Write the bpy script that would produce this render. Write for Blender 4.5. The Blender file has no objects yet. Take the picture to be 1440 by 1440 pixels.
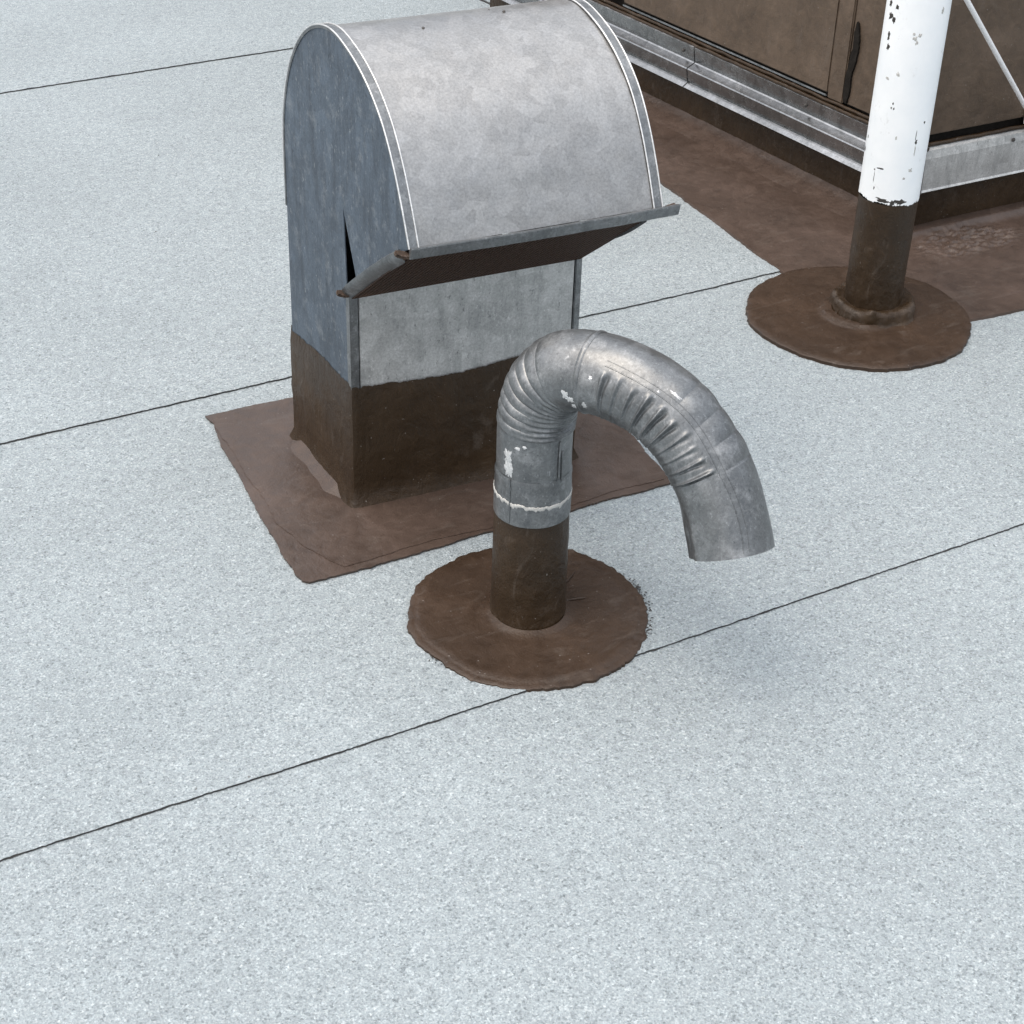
import bpy, bmesh, math, random
from mathutils import Vector, Matrix, noise
random.seed(7)
R = math.radians
sc = bpy.context.scene
C = sc.collection

# ------------------------------------------------------------------ camera
PITCH, ROLL, YAW = 0.5807194, 0.0340538, 0.5143136      # down, roll, turned right of +Y
cam_d = bpy.data.cameras.new('camera'); cam = bpy.data.objects.new('camera', cam_d); C.objects.link(cam)
fw = Vector((math.sin(YAW)*math.cos(PITCH), math.cos(YAW)*math.cos(PITCH), -math.sin(PITCH)))
rt = Vector((math.cos(YAW), -math.sin(YAW), 0)); up = rt.cross(fw)
rt2 = rt*math.cos(ROLL) + up*math.sin(ROLL); up2 = up*math.cos(ROLL) - rt*math.sin(ROLL)
cam.matrix_world = Matrix(((rt2.x, up2.x, -fw.x, 0), (rt2.y, up2.y, -fw.y, 0), (rt2.z, up2.z, -fw.z, 1.44), (0, 0, 0, 1)))
cam_d.sensor_width = 36; cam_d.lens = 2452.8/1440*36
cam_d.clip_start = 0.02; cam_d.clip_end = 2000
sc.camera = cam

# ------------------------------------------------------------------ sky, sun, exposure (bright overcast, glow from behind left)
SUN_EL, SUN_AZ = 68.0, 180.0         # azimuth of the sun counted from +X towards +Y
w = bpy.data.worlds.new('World'); sc.world = w; w.use_nodes = True
nt = w.node_tree; bg = nt.nodes['Background']
sky = nt.nodes.new('ShaderNodeTexSky'); sky.sky_type = 'NISHITA'; sky.sun_disc = False
sky.sun_elevation = R(SUN_EL); sky.sun_rotation = R(90-SUN_AZ)
sky.air_density = 1.0; sky.dust_density = 9.0; sky.ozone_density = 0.5
veil = nt.nodes.new('ShaderNodeMix'); veil.data_type = 'RGBA'; veil.inputs[0].default_value = .45
# ordinary overcast: zenith three times as bright as the horizon, the same all round
tc = nt.nodes.new('ShaderNodeTexCoord'); sxyz = nt.nodes.new('ShaderNodeSeparateXYZ'); nt.links.new(tc.outputs['Generated'], sxyz.inputs[0])
ov = nt.nodes.new('ShaderNodeMapRange'); ov.inputs['From Min'].default_value = 0; ov.inputs['From Max'].default_value = 1
ov.inputs['To Min'].default_value = .36; ov.inputs['To Max'].default_value = 1.08; nt.links.new(sxyz.outputs['Z'], ov.inputs['Value'])
ovc = nt.nodes.new('ShaderNodeVectorMath'); ovc.operation = 'SCALE'; ovc.inputs[0].default_value = (8.6, 8.9, 9.15)
nt.links.new(ov.outputs['Result'], ovc.inputs['Scale']); nt.links.new(ovc.outputs['Vector'], veil.inputs[7])
nt.links.new(sky.outputs['Color'], veil.inputs[6]); nt.links.new(veil.outputs[2], bg.inputs['Color']); bg.inputs['Strength'].default_value = 0.15
sd = bpy.data.lights.new('sun', 'SUN'); sd.energy = 0.55; sd.angle = R(140); sd.color = (1.0, 0.99, 0.965)
sun = bpy.data.objects.new('sun', sd); C.objects.link(sun)
sdir = Vector((math.cos(R(SUN_EL))*math.cos(R(SUN_AZ)), math.cos(R(SUN_EL))*math.sin(R(SUN_AZ)), math.sin(R(SUN_EL))))
sun.rotation_euler = sdir.to_track_quat('Z', 'Y').to_euler(); sun.location = sdir*20
sc.view_settings.view_transform = 'Standard'; sc.view_settings.look = 'None'
sc.view_settings.gamma = 1; sc.view_settings.use_curve_mapping = False
sc.view_settings.exposure = 0.68
sc.render.engine = 'CYCLES'

# ------------------------------------------------------------------ material helpers
class NT:
    def __init__(s, name):
        s.m = bpy.data.materials.new(name); s.m.use_nodes = True; s.t = s.m.node_tree
        s.b = s.t.nodes['Principled BSDF']; s.co = s.n('ShaderNodeTexCoord').outputs['Object']
    def n(s, typ, **kw):
        x = s.t.nodes.new(typ)
        for k, v in kw.items(): setattr(x, k, v)
        return x
    def put(s, sock, v):
        if hasattr(v, 'links') or hasattr(v, 'is_output'): s.t.links.new(v, sock)
        else: sock.default_value = v
    def noise(s, scale, detail=2, rough=.5, vec=None, dist=0):
        x = s.n('ShaderNodeTexNoise'); x.inputs['Scale'].default_value = scale
        x.inputs['Detail'].default_value = detail; x.inputs['Roughness'].default_value = rough; x.inputs['Distortion'].default_value = dist
        s.t.links.new(vec if vec is not None else s.co, x.inputs['Vector']); return x.outputs['Fac']
    def voro(s, scale, vec=None, out='Distance', feature='F1'):
        x = s.n('ShaderNodeTexVoronoi'); x.feature = feature; x.inputs['Scale'].default_value = scale
        s.t.links.new(vec if vec is not None else s.co, x.inputs['Vector']); return x.outputs[out]
    def map(s, scale, vec=None, rot=(0, 0, 0), loc=(0, 0, 0)):
        x = s.n('ShaderNodeMapping'); x.inputs['Scale'].default_value = scale; x.inputs['Rotation'].default_value = rot; x.inputs['Location'].default_value = loc
        s.t.links.new(vec if vec is not None else s.co, x.inputs['Vector']); return x.outputs['Vector']
    def ramp(s, fac, stops, interp='LINEAR'):
        x = s.n('ShaderNodeValToRGB'); cr = x.color_ramp; cr.interpolation = interp
        while len(cr.elements) < len(stops): cr.elements.new(.5)
        for e, (p, c) in zip(cr.elements, stops):
            e.position = p; e.color = tuple(c)+(1,) if hasattr(c, '__len__') else (c, c, c, 1)
        s.t.links.new(fac, x.inputs['Fac']); return x.outputs['Color']
    def mix(s, fac, a, b, typ='MIX'):
        x = s.n('ShaderNodeMix', data_type='RGBA', blend_type=typ)
        s.put(x.inputs[0], fac)
        for sock, v in ((x.inputs[6], a), (x.inputs[7], b)):
            if isinstance(v, (tuple, list)): v = tuple(v)+(1,) if len(v) == 3 else v
            s.put(sock, v)
        return x.outputs[2]
    def math(s, op, a, b=0.):
        x = s.n('ShaderNodeMath', operation=op); s.put(x.inputs[0], a); s.put(x.inputs[1], b); return x.outputs[0]
    def bump(s, h, strength=.3, dist=.001, prev=None):
        x = s.n('ShaderNodeBump'); x.inputs['Strength'].default_value = strength; x.inputs['Distance'].default_value = dist
        s.t.links.new(h, x.inputs['Height'])
        if prev is not None: s.t.links.new(prev, x.inputs['Normal'])
        return x.outputs['Normal']
    def done(s, color=None, rough=None, metal=None, normal=None, spec=None):
        for k, v in (('Base Color', color), ('Roughness', rough), ('Metallic', metal), ('Normal', normal), ('Specular IOR Level', spec)):
            if v is None: continue
            if k == 'Base Color' and isinstance(v, tuple) and len(v) == 3: v = v+(1,)
            s.put(s.b.inputs[k], v)
        return s.m

def mat_membrane():
    t = NT('granule_membrane')
    g = t.noise(330, 2, .65); g2 = t.voro(300, out='Color'); big = t.noise(2.2, 4, .6); mid = t.noise(60, 3, .6)
    sep = t.n('ShaderNodeSeparateColor'); t.t.links.new(g2, sep.inputs[0])
    col = t.ramp(sep.outputs[0], [(0, (.10, .125, .138)), (.15, (.288, .333, .354)), (.85, (.342, .393, .417)), (1, (.52, .575, .595))])
    col = t.mix(.5, col, t.ramp(g, [(.30, (.200, .228, .244)), (.5, (.315, .365, .388)), (.70, (.455, .505, .530))]))
    f3 = t.voro(560, out='Color'); sp3 = t.n('ShaderNodeSeparateColor'); t.t.links.new(f3, sp3.inputs[0])
    col = t.mix(1.0, col, t.ramp(sp3.outputs[1], [(0, .68), (.12, .92), (.85, 1.05), (1, 1.34)]), 'MULTIPLY')
    col = t.mix(1.0, col, t.ramp(mid, [(.3, .90), (.7, 1.06)]), 'MULTIPLY')
    col = t.mix(1.0, col, t.ramp(big, [(.3, .92), (.7, 1.04)]), 'MULTIPLY')
    sp = t.noise(95, 1, .5, vec=t.map((1, 1, 1), loc=(3, 8, 1)))
    col = t.mix(t.ramp(sp, [(.80, 0.), (.82, .7)]), col, (.12, .12, .115))
    nb = t.bump(g, 1.0, .0022); nb = t.bump(mid, .5, .003, nb); nb = t.bump(sep.outputs[0], .7, .0018, nb)
    return t.done(col, .86, 0., nb, .25)
def mat_bitumen():
    t = NT('black_bitumen'); n = t.noise(300, 3, .6)
    return t.done(t.ramp(n, [(.35, (.012, .012, .012)), (.75, (.06, .06, .058))]), .55, 0., t.bump(n, .6, .001))
def mat_brown(name, base=(.085, .062, .05), rough=.42, wr=.0, spec=.36):
    t = NT(name); big = t.noise(7, 4, .6); mid = t.noise(38, 4, .62, dist=.6); fine = t.noise(330, 3, .6)
    b = base
    col = t.ramp(big, [(.3, tuple(x*.78 for x in b)), (.5, b), (.72, (b[0]*1.3, b[1]*1.32, b[2]*1.36))])
    col = t.mix(1.0, col, t.ramp(mid, [(.3, .84), (.7, 1.16)]), 'MULTIPLY')
    col = t.mix(t.ramp(t.noise(230, 1, .5), [(.775, 0.), (.79, .6)]), col, (.26, .24, .22))
    sm = t.noise(9, 5, .7, vec=t.map((1, 3.2, 1), rot=(0, 0, .6)), dist=1.2)
    col = t.mix(t.ramp(sm, [(.56, 0.), (.75, .30)]), col, (.17, .145, .125))
    nb = t.bump(fine, .45, .0012); nb = t.bump(mid, .32, .004, nb); nb = t.bump(big, .4, .02, nb)
    if wr:
        wv = t.noise(34, 5, .7, vec=t.map((1, 1, .45), rot=(.5, .4, 0)), dist=1.5); nb = t.bump(wv, wr, .012, nb)
    return t.done(col, t.ramp(mid, [(.3, rough-.06), (.7, rough+.12)]), 0., nb, spec)
def mat_galv(name, base, metal, rough, streak=.5, dirt=.3, spangle=60, dark=(.10, .115, .125), pale=(.62, .64, .65), speck=.6, blot=.2):
    t = NT(name)
    sp = t.voro(spangle, out='Color'); sep = t.n('ShaderNodeSeparateColor'); t.t.links.new(sp, sep.inputs[0])
    st = t.noise(42, 6, .72, vec=t.map((1, 1, .14))); bl = t.noise(6, 5, .65); fine = t.noise(300, 3, .75); md = t.noise(34, 6, .75)
    vs = t.noise(190, 5, .75, vec=t.map((1, 1, .42)))
    col = t.mix(.3, base, t.ramp(sep.outputs[0], [(0, tuple(x*.65 for x in base)), (1, tuple(min(1, x*1.3) for x in base))]))
    col = t.mix(1.0, col, t.ramp(bl, [(.3, 1-blot*1.1), (.7, 1+blot*.9)]), 'MULTIPLY')
    col = t.mix(t.math('MULTIPLY', t.ramp(st, [(.47, 0.), (.66, 1.)]), streak), col, dark)
    col = t.mix(t.math('MULTIPLY', t.ramp(md, [(.52, 0.), (.68, 1.)]), dirt), col, pale)
    col = t.mix(t.math('MULTIPLY', t.ramp(vs, [(.60, 0.), (.68, 1.)]), speck), col, pale)
    col = t.mix(t.math('MULTIPLY', t.ramp(vs, [(.33, 1.), (.40, 0.)]), speck), col, tuple(x*.6 for x in dark))
    col = t.mix(1.0, col, t.ramp(fine, [(.3, .80), (.7, 1.18)]), 'MULTIPLY')
    rg = t.ramp(md, [(.3, rough-.07), (.7, rough+.15)])
    nb = t.bump(bl, .22, .010); nb = t.bump(md, .12, .002, nb); nb = t.bump(fine, .16, .0006, nb)
    return t.done(col, rg, metal, nb)
def mat_whitepaint():
    t = NT('white_paint')
    n = t.noise(26, 4, .7, vec=t.map((1, 1, .42)), dist=.4); f = t.noise(120, 3, .6); d = t.noise(9, 4, .7)
    col = t.ramp(d, [(.35, (.78, .82, .84)), (.7, (.85, .875, .885))])
    col = t.mix(t.math('MULTIPLY', t.ramp(f, [(.52, 0.), (.62, .5)]), t.ramp(n, [(.60, 0.), (.70, 1.)])), col, (.38, .38, .36))
    c2 = t.noise(30, 3, .6, vec=t.map((1, 1, .55), loc=(4, 2, 9)), dist=.5)
    col = t.mix(t.ramp(c2, [(.705, 0.), (.715, 1.)]), col, (.035, .032, .028))
    nb = t.bump(c2, .25, .003); nb = t.bump(f, .15, .001, nb)
    return t.done(col, .5, 0., nb, .4)
def mat_simple(name, col, rough, metal=0., ns=120, amp=.25, bumpd=.0008, spec=.5):
    t = NT(name); n = t.noise(ns, 4, .65)
    c = t.ramp(n, [(.3, tuple(x*(1-amp) for x in col)), (.7, tuple(min(1, x*(1+amp)) for x in col))])
    return t.done(c, rough, metal, t.bump(n, .35, bumpd), spec)
def mat_rust():
    t = NT('rusty_edge'); n = t.noise(160, 4, .7)
    return t.done(t.ramp(n, [(.35, (.035, .026, .020)), (.55, (.085, .058, .042)), (.75, (.22, .21, .20))]), .75, .2, t.bump(n, .6, .001))

MEM, BIT = mat_membrane(), mat_bitumen()
BR = mat_brown('brown_coating', (.041, .0250, .0155), .42)
BRG = mat_brown('brown_weathered_coating', (.064, .044, .034), .42, spec=.45)
BRW = mat_brown('brown_wrinkled_coating', (.031, .0180, .0080), .40, .28)
BRWALL = mat_brown('brown_wall_paint', (.092, .066, .046), .5)
GCOV = mat_galv('galvanised_cover', (.355, .355, .35), .8, .33, .14, .10, 60, (.22, .225, .23), (.44, .45, .455), .20, .07)
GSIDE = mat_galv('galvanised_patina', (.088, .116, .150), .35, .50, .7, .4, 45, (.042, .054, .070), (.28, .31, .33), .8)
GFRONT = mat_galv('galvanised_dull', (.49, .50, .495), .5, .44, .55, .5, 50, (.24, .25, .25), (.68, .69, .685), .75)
GPIPE = mat_galv('galvanised_pipe', (.205, .216, .222), .75, .38, .50, .45, 90, (.105, .115, .125), (.44, .455, .465), .55)
GFLASH = mat_galv('galvanised_flashing', (.33, .335, .34), .95, .18, .5, .3, 70, (.15, .16, .16), (.50, .51, .51), .4)
GEDGE = mat_galv('galvanised_bright_edge', (.72, .73, .73), .6, .35, .1, .2, 60, (.3, .3, .3), (.8, .8, .8), .1)
WHITE, RUST = mat_whitepaint(), mat_rust()
CHIP = mat_simple('dark_chip', (.035, .032, .028), .7, 0, 200, .3)
GRIME = mat_simple('grey_grime', (.42, .42, .40), .7, 0, 500, .5)
SEAL = mat_simple('pale_sealant', (.46, .46, .44), .7, 0, 240, .2, .002)
SCREEN = mat_simple('rusty_wire', (.06, .034, .022), .6, .3, 300, .4)
ROD = mat_simple('white_rod_paint', (.92, .925, .93), .4, 0, 90, .04)
SCREW = mat_simple('dark_screw', (.10, .095, .09), .45, .6, 200, .3)
DARKGAP = mat_simple('dark_joint_tar', (.016, .014, .012), .8, 0, 80, .3, .002, .12)
CONC = mat_simple('roof_board', (.20, .20, .19), .9, 0, 20, .2)
GROUND = mat_simple('far_ground', (.20, .20, .18), .9, 0, .3, .3)

# ------------------------------------------------------------------ mesh helpers
def link(name, me, mat, parent=None, smooth=None):
    o = bpy.data.objects.new(name, me); C.objects.link(o)
    if mat: me.materials.append(mat)
    if parent: o.parent = parent
    if smooth is not None:
        for p in me.polygons: p.use_smooth = True
        me.set_sharp_from_angle(angle=R(smooth))
    return o
def obj(name, verts, faces, mat, parent=None, smooth=None, recalc=True):
    me = bpy.data.meshes.new(name); me.from_pydata([tuple(v) for v in verts], [], faces)
    if recalc:
        bm = bmesh.new(); bm.from_mesh(me); bmesh.ops.recalc_face_normals(bm, faces=bm.faces); bm.to_mesh(me); bm.free()
    me.update(); return link(name, me, mat, parent, smooth)
def box(name, x0, x1, y0, y1, z0, z1, mat, parent=None, bev=0.0):
    bm = bmesh.new(); bmesh.ops.create_cube(bm, size=1)
    for v in bm.verts: v.co = Vector((x0+(v.co.x+.5)*(x1-x0), y0+(v.co.y+.5)*(y1-y0), z0+(v.co.z+.5)*(z1-z0)))
    if bev: bmesh.ops.bevel(bm, geom=bm.edges[:], offset=bev, segments=2, affect='EDGES')
    me = bpy.data.meshes.new(name); bm.to_mesh(me); bm.free(); return link(name, me, mat, parent, 40)
def empty(name, loc, rz=0):
    o = bpy.data.objects.new(name, None); C.objects.link(o); o.location = loc; o.rotation_euler.z = rz; o.empty_display_size = .1; return o
def tag(o, label=None, cat=None, group=None, kind=None):
    for k, v in (('label', label), ('category', cat), ('group', group), ('kind', kind)):
        if v: o[k] = v
    return o
def prism(name, poly, z0, z1, mat, parent=None, axis='z', inset=0.0, smooth=30):
    """polygon (list of 2D) extruded along an axis; inset shrinks the top a little (a soft paint edge)"""
    n = len(poly); cx = sum(p[0] for p in poly)/n; cy = sum(p[1] for p in poly)/n
    def P(p, h):
        return {'z': (p[0], p[1], h), 'x': (h, p[0], p[1]), 'y': (p[0], h, p[1])}[axis]
    top = []
    for i, p in enumerate(poly):
        if inset:
            a, b = Vector(poly[i-1]), Vector(poly[(i+1) % n]); d = (b-a)
            nn = Vector((-d.y, d.x)).normalized() if d.length > 1e-9 else Vector((0, 0))
            if nn.dot(Vector((cx-p[0], cy-p[1]))) < 0 and False: nn = -nn
            top.append((p[0]+nn.x*inset, p[1]+nn.y*inset))
        else: top.append(p)
    v = [P(p, z0) for p in poly] + [P(p, z1) for p in top]
    f = [list(range(n))[::-1], list(range(n, 2*n))] + [[i, (i+1) % n, n+(i+1) % n, n+i] for i in range(n)]
    return obj(name, v, f, mat, parent, smooth)
def dense(poly, step, closed=True):
    out = []; m = len(poly)
    for i in range(m if closed else m-1):
        a, b = Vector(poly[i]), Vector(poly[(i+1) % m]); k = max(1, int((b-a).length/step))
        for j in range(k): out.append(a.lerp(b, j/k))
    if not closed: out.append(Vector(poly[-1]))
    return out
def jag(poly, step=.004, amp=.002, scale=60, seed=0., closed=True, amp2=.0):
    out = []
    pts = dense(poly, step, closed); n = len(pts)
    for i, p in enumerate(pts):
        a = pts[i-1] if (i or closed) else p; b = pts[(i+1) % n] if (i < n-1 or closed) else p
        d = b-a; nn = Vector((-d.y, d.x)).normalized() if d.length > 1e-9 else Vector((0, 0))
        k = noise.noise(Vector((p.x*scale, p.y*scale, seed)))*amp + noise.noise(Vector((p.x*scale*5, p.y*scale*5, seed+9)))*amp*.6
        k += noise.noise(Vector((p.x*scale*.15, p.y*scale*.15, seed+4)))*amp2
        out.append((p.x+nn.x*k, p.y+nn.y*k))
    return out
def lathe(name, prof, mat, parent=None, seg=96, cx=0, cy=0, jit=None, smooth=40, cap_top=False):
    v, f = [], []
    for j, (r, z) in enumerate(prof):
        for i in range(seg):
            a = 2*math.pi*i/seg; dr, dz = jit(a, j, r, z) if jit else (0, 0)
            v.append((cx+(r+dr)*math.cos(a), cy+(r+dr)*math.sin(a), z+dz))
    for j in range(len(prof)-1):
        for i in range(seg):
            k = (i+1) % seg; f.append([j*seg+i, j*seg+k, (j+1)*seg+k, (j+1)*seg+i])
    if cap_top: f.append([(len(prof)-1)*seg+i for i in range(seg)])
    return obj(name, v, f, mat, parent, smooth)
def tube(name, pts, r, mat, parent=None, seg=10, closed_ends=True):
    v, f = [], []; pts = [Vector(p) for p in pts]; n = len(pts); prev = None
    for i, p in enumerate(pts):
        d = (pts[min(i+1, n-1)]-pts[max(i-1, 0)]).normalized()
        if prev is None: a = d.orthogonal().normalized()
        else: a = (prev-d*prev.dot(d)).normalized()
        prev = a; b = d.cross(a)
        for k in range(seg):
            t = 2*math.pi*k/seg; v.append(p+(a*math.cos(t)+b*math.sin(t))*r)
    for i in range(n-1):
        for k in range(seg): f.append([i*seg+k, i*seg+(k+1) % seg, (i+1)*seg+(k+1) % seg, (i+1)*seg+k])
    if closed_ends: f += [list(range(seg))[::-1], [(n-1)*seg+k for k in range(seg)]]
    return obj(name, v, f, mat, parent, 50)
def sweep_profile(name, prof, origin, direction, outward, length0, length1, mat, parent=None, thick=.0012):
    """folded sheet metal: open profile of (out, z) swept along a straight wall"""
    n = len(prof); v, f = [], []
    prof2 = [(o-thick, z) for o, z in prof]
    for L in (length0, length1):
        for (o, z) in prof+prof2[::-1]:
            q = origin+direction*L+outward*o; v.append((q.x, q.y, z))
    m = 2*n
    f = [[i, (i+1) % m, m+(i+1) % m, m+i] for i in range(m)] + [list(range(m))[::-1], list(range(m, 2*m))]
    return obj(name, v, f, mat, parent)
def sstep(a, b, x):
    t = max(0, min(1, (x-a)/(b-a))); return t*t*(3-2*t)
def catmull(pts, per=24):
    out = []; P = [Vector(p) for p in pts]; P = [P[0]*2-P[1]]+P+[P[-1]*2-P[-2]]
    for i in range(1, len(P)-2):
        a, b, c, d = P[i-1:i+3]
        for k in range(per):
            t = k/per
            out.append(.5*((2*b)+(c-a)*t+(2*a-5*b+4*c-d)*t*t+(3*b-a-3*c+d)*t**3))
    out.append(P[-2]); return out

# ------------------------------------------------------------------ setting: ground far below, roof with lapped membrane sheets
me = bpy.data.meshes.new('ground'); me.from_pydata([(-800, -800, -7), (800, -800, -7), (800, 800, -7), (-800, 800, -7)], [], [[0, 1, 2, 3]])
tag(link('ground', me, GROUND), kind='structure')
roof = box('roof', -9, 13, -8, 15, -.5, -.012, CONC); tag(roof, kind='structure')
seams = {1: [(.209, 1.529), (.555, 1.5245), (.807, 1.527), (1.09, 1.528), (1.76, 1.541)],
         2: [(.445, 2.431), (.763, 2.436), (.949, 2.438), (1.25, 2.428), (1.487, 2.420), (1.78, 2.419), (1.914, 2.423)],
         3: [(.851, 3.98), (1.196, 3.993), (1.596, 4.007)]}
def edge_line(pts, seed):
    pts = [(-9, pts[0][1]-.002), (-1, pts[0][1])] + pts + [(pts[-1][0]+1.5, pts[-1][1]), (13, pts[-1][1])]
    out = []
    for a, b in zip(pts[:-1], pts[1:]):
        L = b[0]-a[0]; k = max(1, int(L/(.004 if -1 <= a[0] and b[0] < 4 else .4)))
        for j in range(k):
            x = a[0]+L*j/k; y = a[1]+(b[1]-a[1])*j/k
            y += noise.noise(Vector((x*45, seed, 0)))*.0016 + noise.noise(Vector((x*170, seed, 3)))*.0012 + noise.noise(Vector((x*3, seed, 7)))*.003
            out.append((x, y))
    out.append((13, pts[-1][1])); return out
def flat_line(y): return [(-9, y), (13, y)]
lines = [flat_line(-8), flat_line(-1.15), flat_line(-.26), flat_line(.632), edge_line(seams[1], 1.), edge_line(seams[2], 2.), edge_line(seams[3], 3.)]
lines += [flat_line(5.0+.9*i) for i in range(11)]
for i, ln in enumerate(lines[:-1]):
    nxt = max(p[1] for p in lines[i+1])
    rows = []
    n = len(ln); v, f = [], []
    for row in range(5):
        for x, y in ln:
            hh = .0034+noise.noise(Vector((x*30, i, 1)))*.0008
            yy, z = {0: (y+.001, -.002), 1: (y, hh-.0006), 2: (y+.0012, hh), 3: (y+.16, .0), 4: (max(nxt+.06, y+.3), -.0002)}[row]
            v.append((x, yy, z))
    for row in range(4):
        for k in range(n-1): f.append([row*n+k, row*n+k+1, (row+1)*n+k+1, (row+1)*n+k])
    o = obj('membrane_sheet', v, f, MEM, roof, recalc=False)
    o.data.materials.append(BIT)
    for p in o.data.polygons[:n-1]: p.material_index = 1
    if n > 10:      # bitumen squeezed out along the lap
        v, f = [], []; xs = [p for p in ln if -1 < p[0] < 4.5]
        for k, (x, y) in enumerate(xs):
            q = max(0, .0002+noise.noise(Vector((x*60, i, 5)))*.0020+noise.noise(Vector((x*9, i, 15)))*.0014)
            v += [(x, y-q, .0004), (x, y-q*.4, .0010+q*.3), (x, y+.0015, .0022)]
            if k:
                b = 3*k; f += [[b-3, b, b+1, b-2], [b-2, b+1, b+2, b-1]]
        obj('bitumen_bead', v, f, BIT, roof, recalc=False)
# end lap of a sheet far behind the hood
v = jag([(2.175, 4.40), (2.214, 4.105), (2.219, 4.105), (2.181, 4.40)], .006, .001, 50, 3)
prism('end_lap_bead', v, .001, .004, BIT, roof)

# ------------------------------------------------------------------ gooseneck hood vent
VENT = empty('hood_vent', (.873, 2.029, 0), R(-3.4))
tag(VENT, 'galvanised gooseneck hood vent with rounded top on a brown-coated base', 'vent')
W = .364
arch = [(.219, .45), (.216, .52), (.203, .575), (.176, .63), (.136, .675), (.089, .703), (.034, .714), (-.024, .702), (-.075, .678), (-.118, .643), (-.150, .599), (-.175, .551), (-.196, .503)]
arc = [(p.x, p.y) for p in catmull([(a, b, 0) for a, b in arch], 8)]
side = [(.222, 0.0), (.221, .25)] + arc + [(-.150, .476), (-.030, .384), (-.014, .42), (.012, .478), (.010, .44), (.006, .36), (0, .0)]
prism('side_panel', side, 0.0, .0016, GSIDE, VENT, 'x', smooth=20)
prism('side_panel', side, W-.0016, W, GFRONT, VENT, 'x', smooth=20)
def arc_band(name, x0, x1, off0, off1, mat, pts, nx=2, wob=0):
    """curved sheet following the arch between two x, with outer face at off1 and inner at off0"""
    n = len(pts); nor = []
    for i in range(n):
        a, b = pts[max(i-1, 0)], pts[min(i+1, n-1)]; d = Vector((b[0]-a[0], b[1]-a[1])).normalized(); nor.append(Vector((d.y, -d.x)))
    if nor[n//2].y < 0: nor = [-q for q in nor]
    v, f = [], []
    def add(off, sgn):
        base = len(v)
        for i in range(n):
            for j in range(nx):
                x = x0+(x1-x0)*j/(nx-1); k = off+(wob*(noise.noise(Vector((x*6, i*.07, 2)))+.5*noise.noise(Vector((x*15, i*.2, 5)))) if wob else 0)
                v.append((x, pts[i][0]+nor[i].x*k, pts[i][1]+nor[i].y*k))
        for i in range(n-1):
            for j in range(nx-1):
                q = [base+i*nx+j, base+i*nx+j+1, base+(i+1)*nx+j+1, base+(i+1)*nx+j]; f.append(q if sgn > 0 else q[::-1])
        return base
    a = add(off1, 1); b = add(off0, -1)
    for i in range(n-1):
        for j in (0, nx-1): f.append([a+i*nx+j, a+(i+1)*nx+j, b+(i+1)*nx+j, b+i*nx+j])
    for i in (0, n-1):
        for j in range(nx-1): f.append([a+i*nx+j, a+i*nx+j+1, b+i*nx+j+1, b+i*nx+j])
    return obj(name, v, f, mat, VENT, 35)
back_arc = [(.222, .0), (.2215, .2), (.220, .40)] + arc
arc_band('hood_cover', .0125, W-.0125, -.0012, .0006, GCOV, back_arc, 30, .0016)
arc_band('rim_flange', -.0012, .0118, -.0010, .0034, GPIPE, back_arc[2:])
arc_band('rim_flange', W-.0118, W+.0012, -.0010, .0034, GPIPE, back_arc[2:])
for x in (-.0012, .0118, W-.0118, W+.0012):
    tube('rim_bead', [(x, a*1.0+0, b) for a, b in [(p[0]+(.0036*q[0]), p[1]+.0036*q[1]) for p, q in
         [(arc[i], (Vector((arc[min(i+1, len(arc)-1)][1]-arc[max(i-1, 0)][1], -(arc[min(i+1, len(arc)-1)][0]-arc[max(i-1, 0)][0]))).normalized()*1.0)[:]) for i in range(len(arc))]]], .0011, GEDGE, VENT, 8)
# front: corner strips and the panel between them
box('corner_strip', -.0006, .0122, -.004, .010, 0, .365, GPIPE, VENT, .0012)
box('corner_strip', W-.0100, W+.0006, -.004, .010, 0, .365, GPIPE, VENT, .0012)
box('front_panel', .0140, W-.0118, -.0028, .0008, 0, .372, GFRONT, VENT, .0008)
box('inner_backing', .002, W-.002, .0012, .0042, 0, .368, DARKGAP, VENT)
# bird screen across the throat: crossed wires, and its frame
s0, s1 = Vector((0, -.188, .490)), Vector((0, -.004, .347))
v, f = [], []
def wire(a, b, t):
    d = (b-a).normalized(); n1 = Vector((0, -(s1-s0).normalized().z, (s1-s0).normalized().y)); n2 = d.cross(n1).normalized()
    k = len(v)
    for p in (a, b):
        for s, u in ((-1, -1), (1, -1), (1, 1), (-1, 1)): v.append(p+n1*s*t+n2*u*t)
    for i in range(4): f.append([k+i, k+(i+1) % 4, k+4+(i+1) % 4, k+4+i])
X = Vector((1, 0, 0))
for i in range(52): wire(s0+X*(.004+i*.00698), s1+X*(.004+i*.00698), .0007)
for i in range(34):
    q = s0.lerp(s1, i/33); wire(q+X*.003, q+X*(W-.003), .0006)
obj('bird_screen', v, f, SCREEN, VENT)
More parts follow.
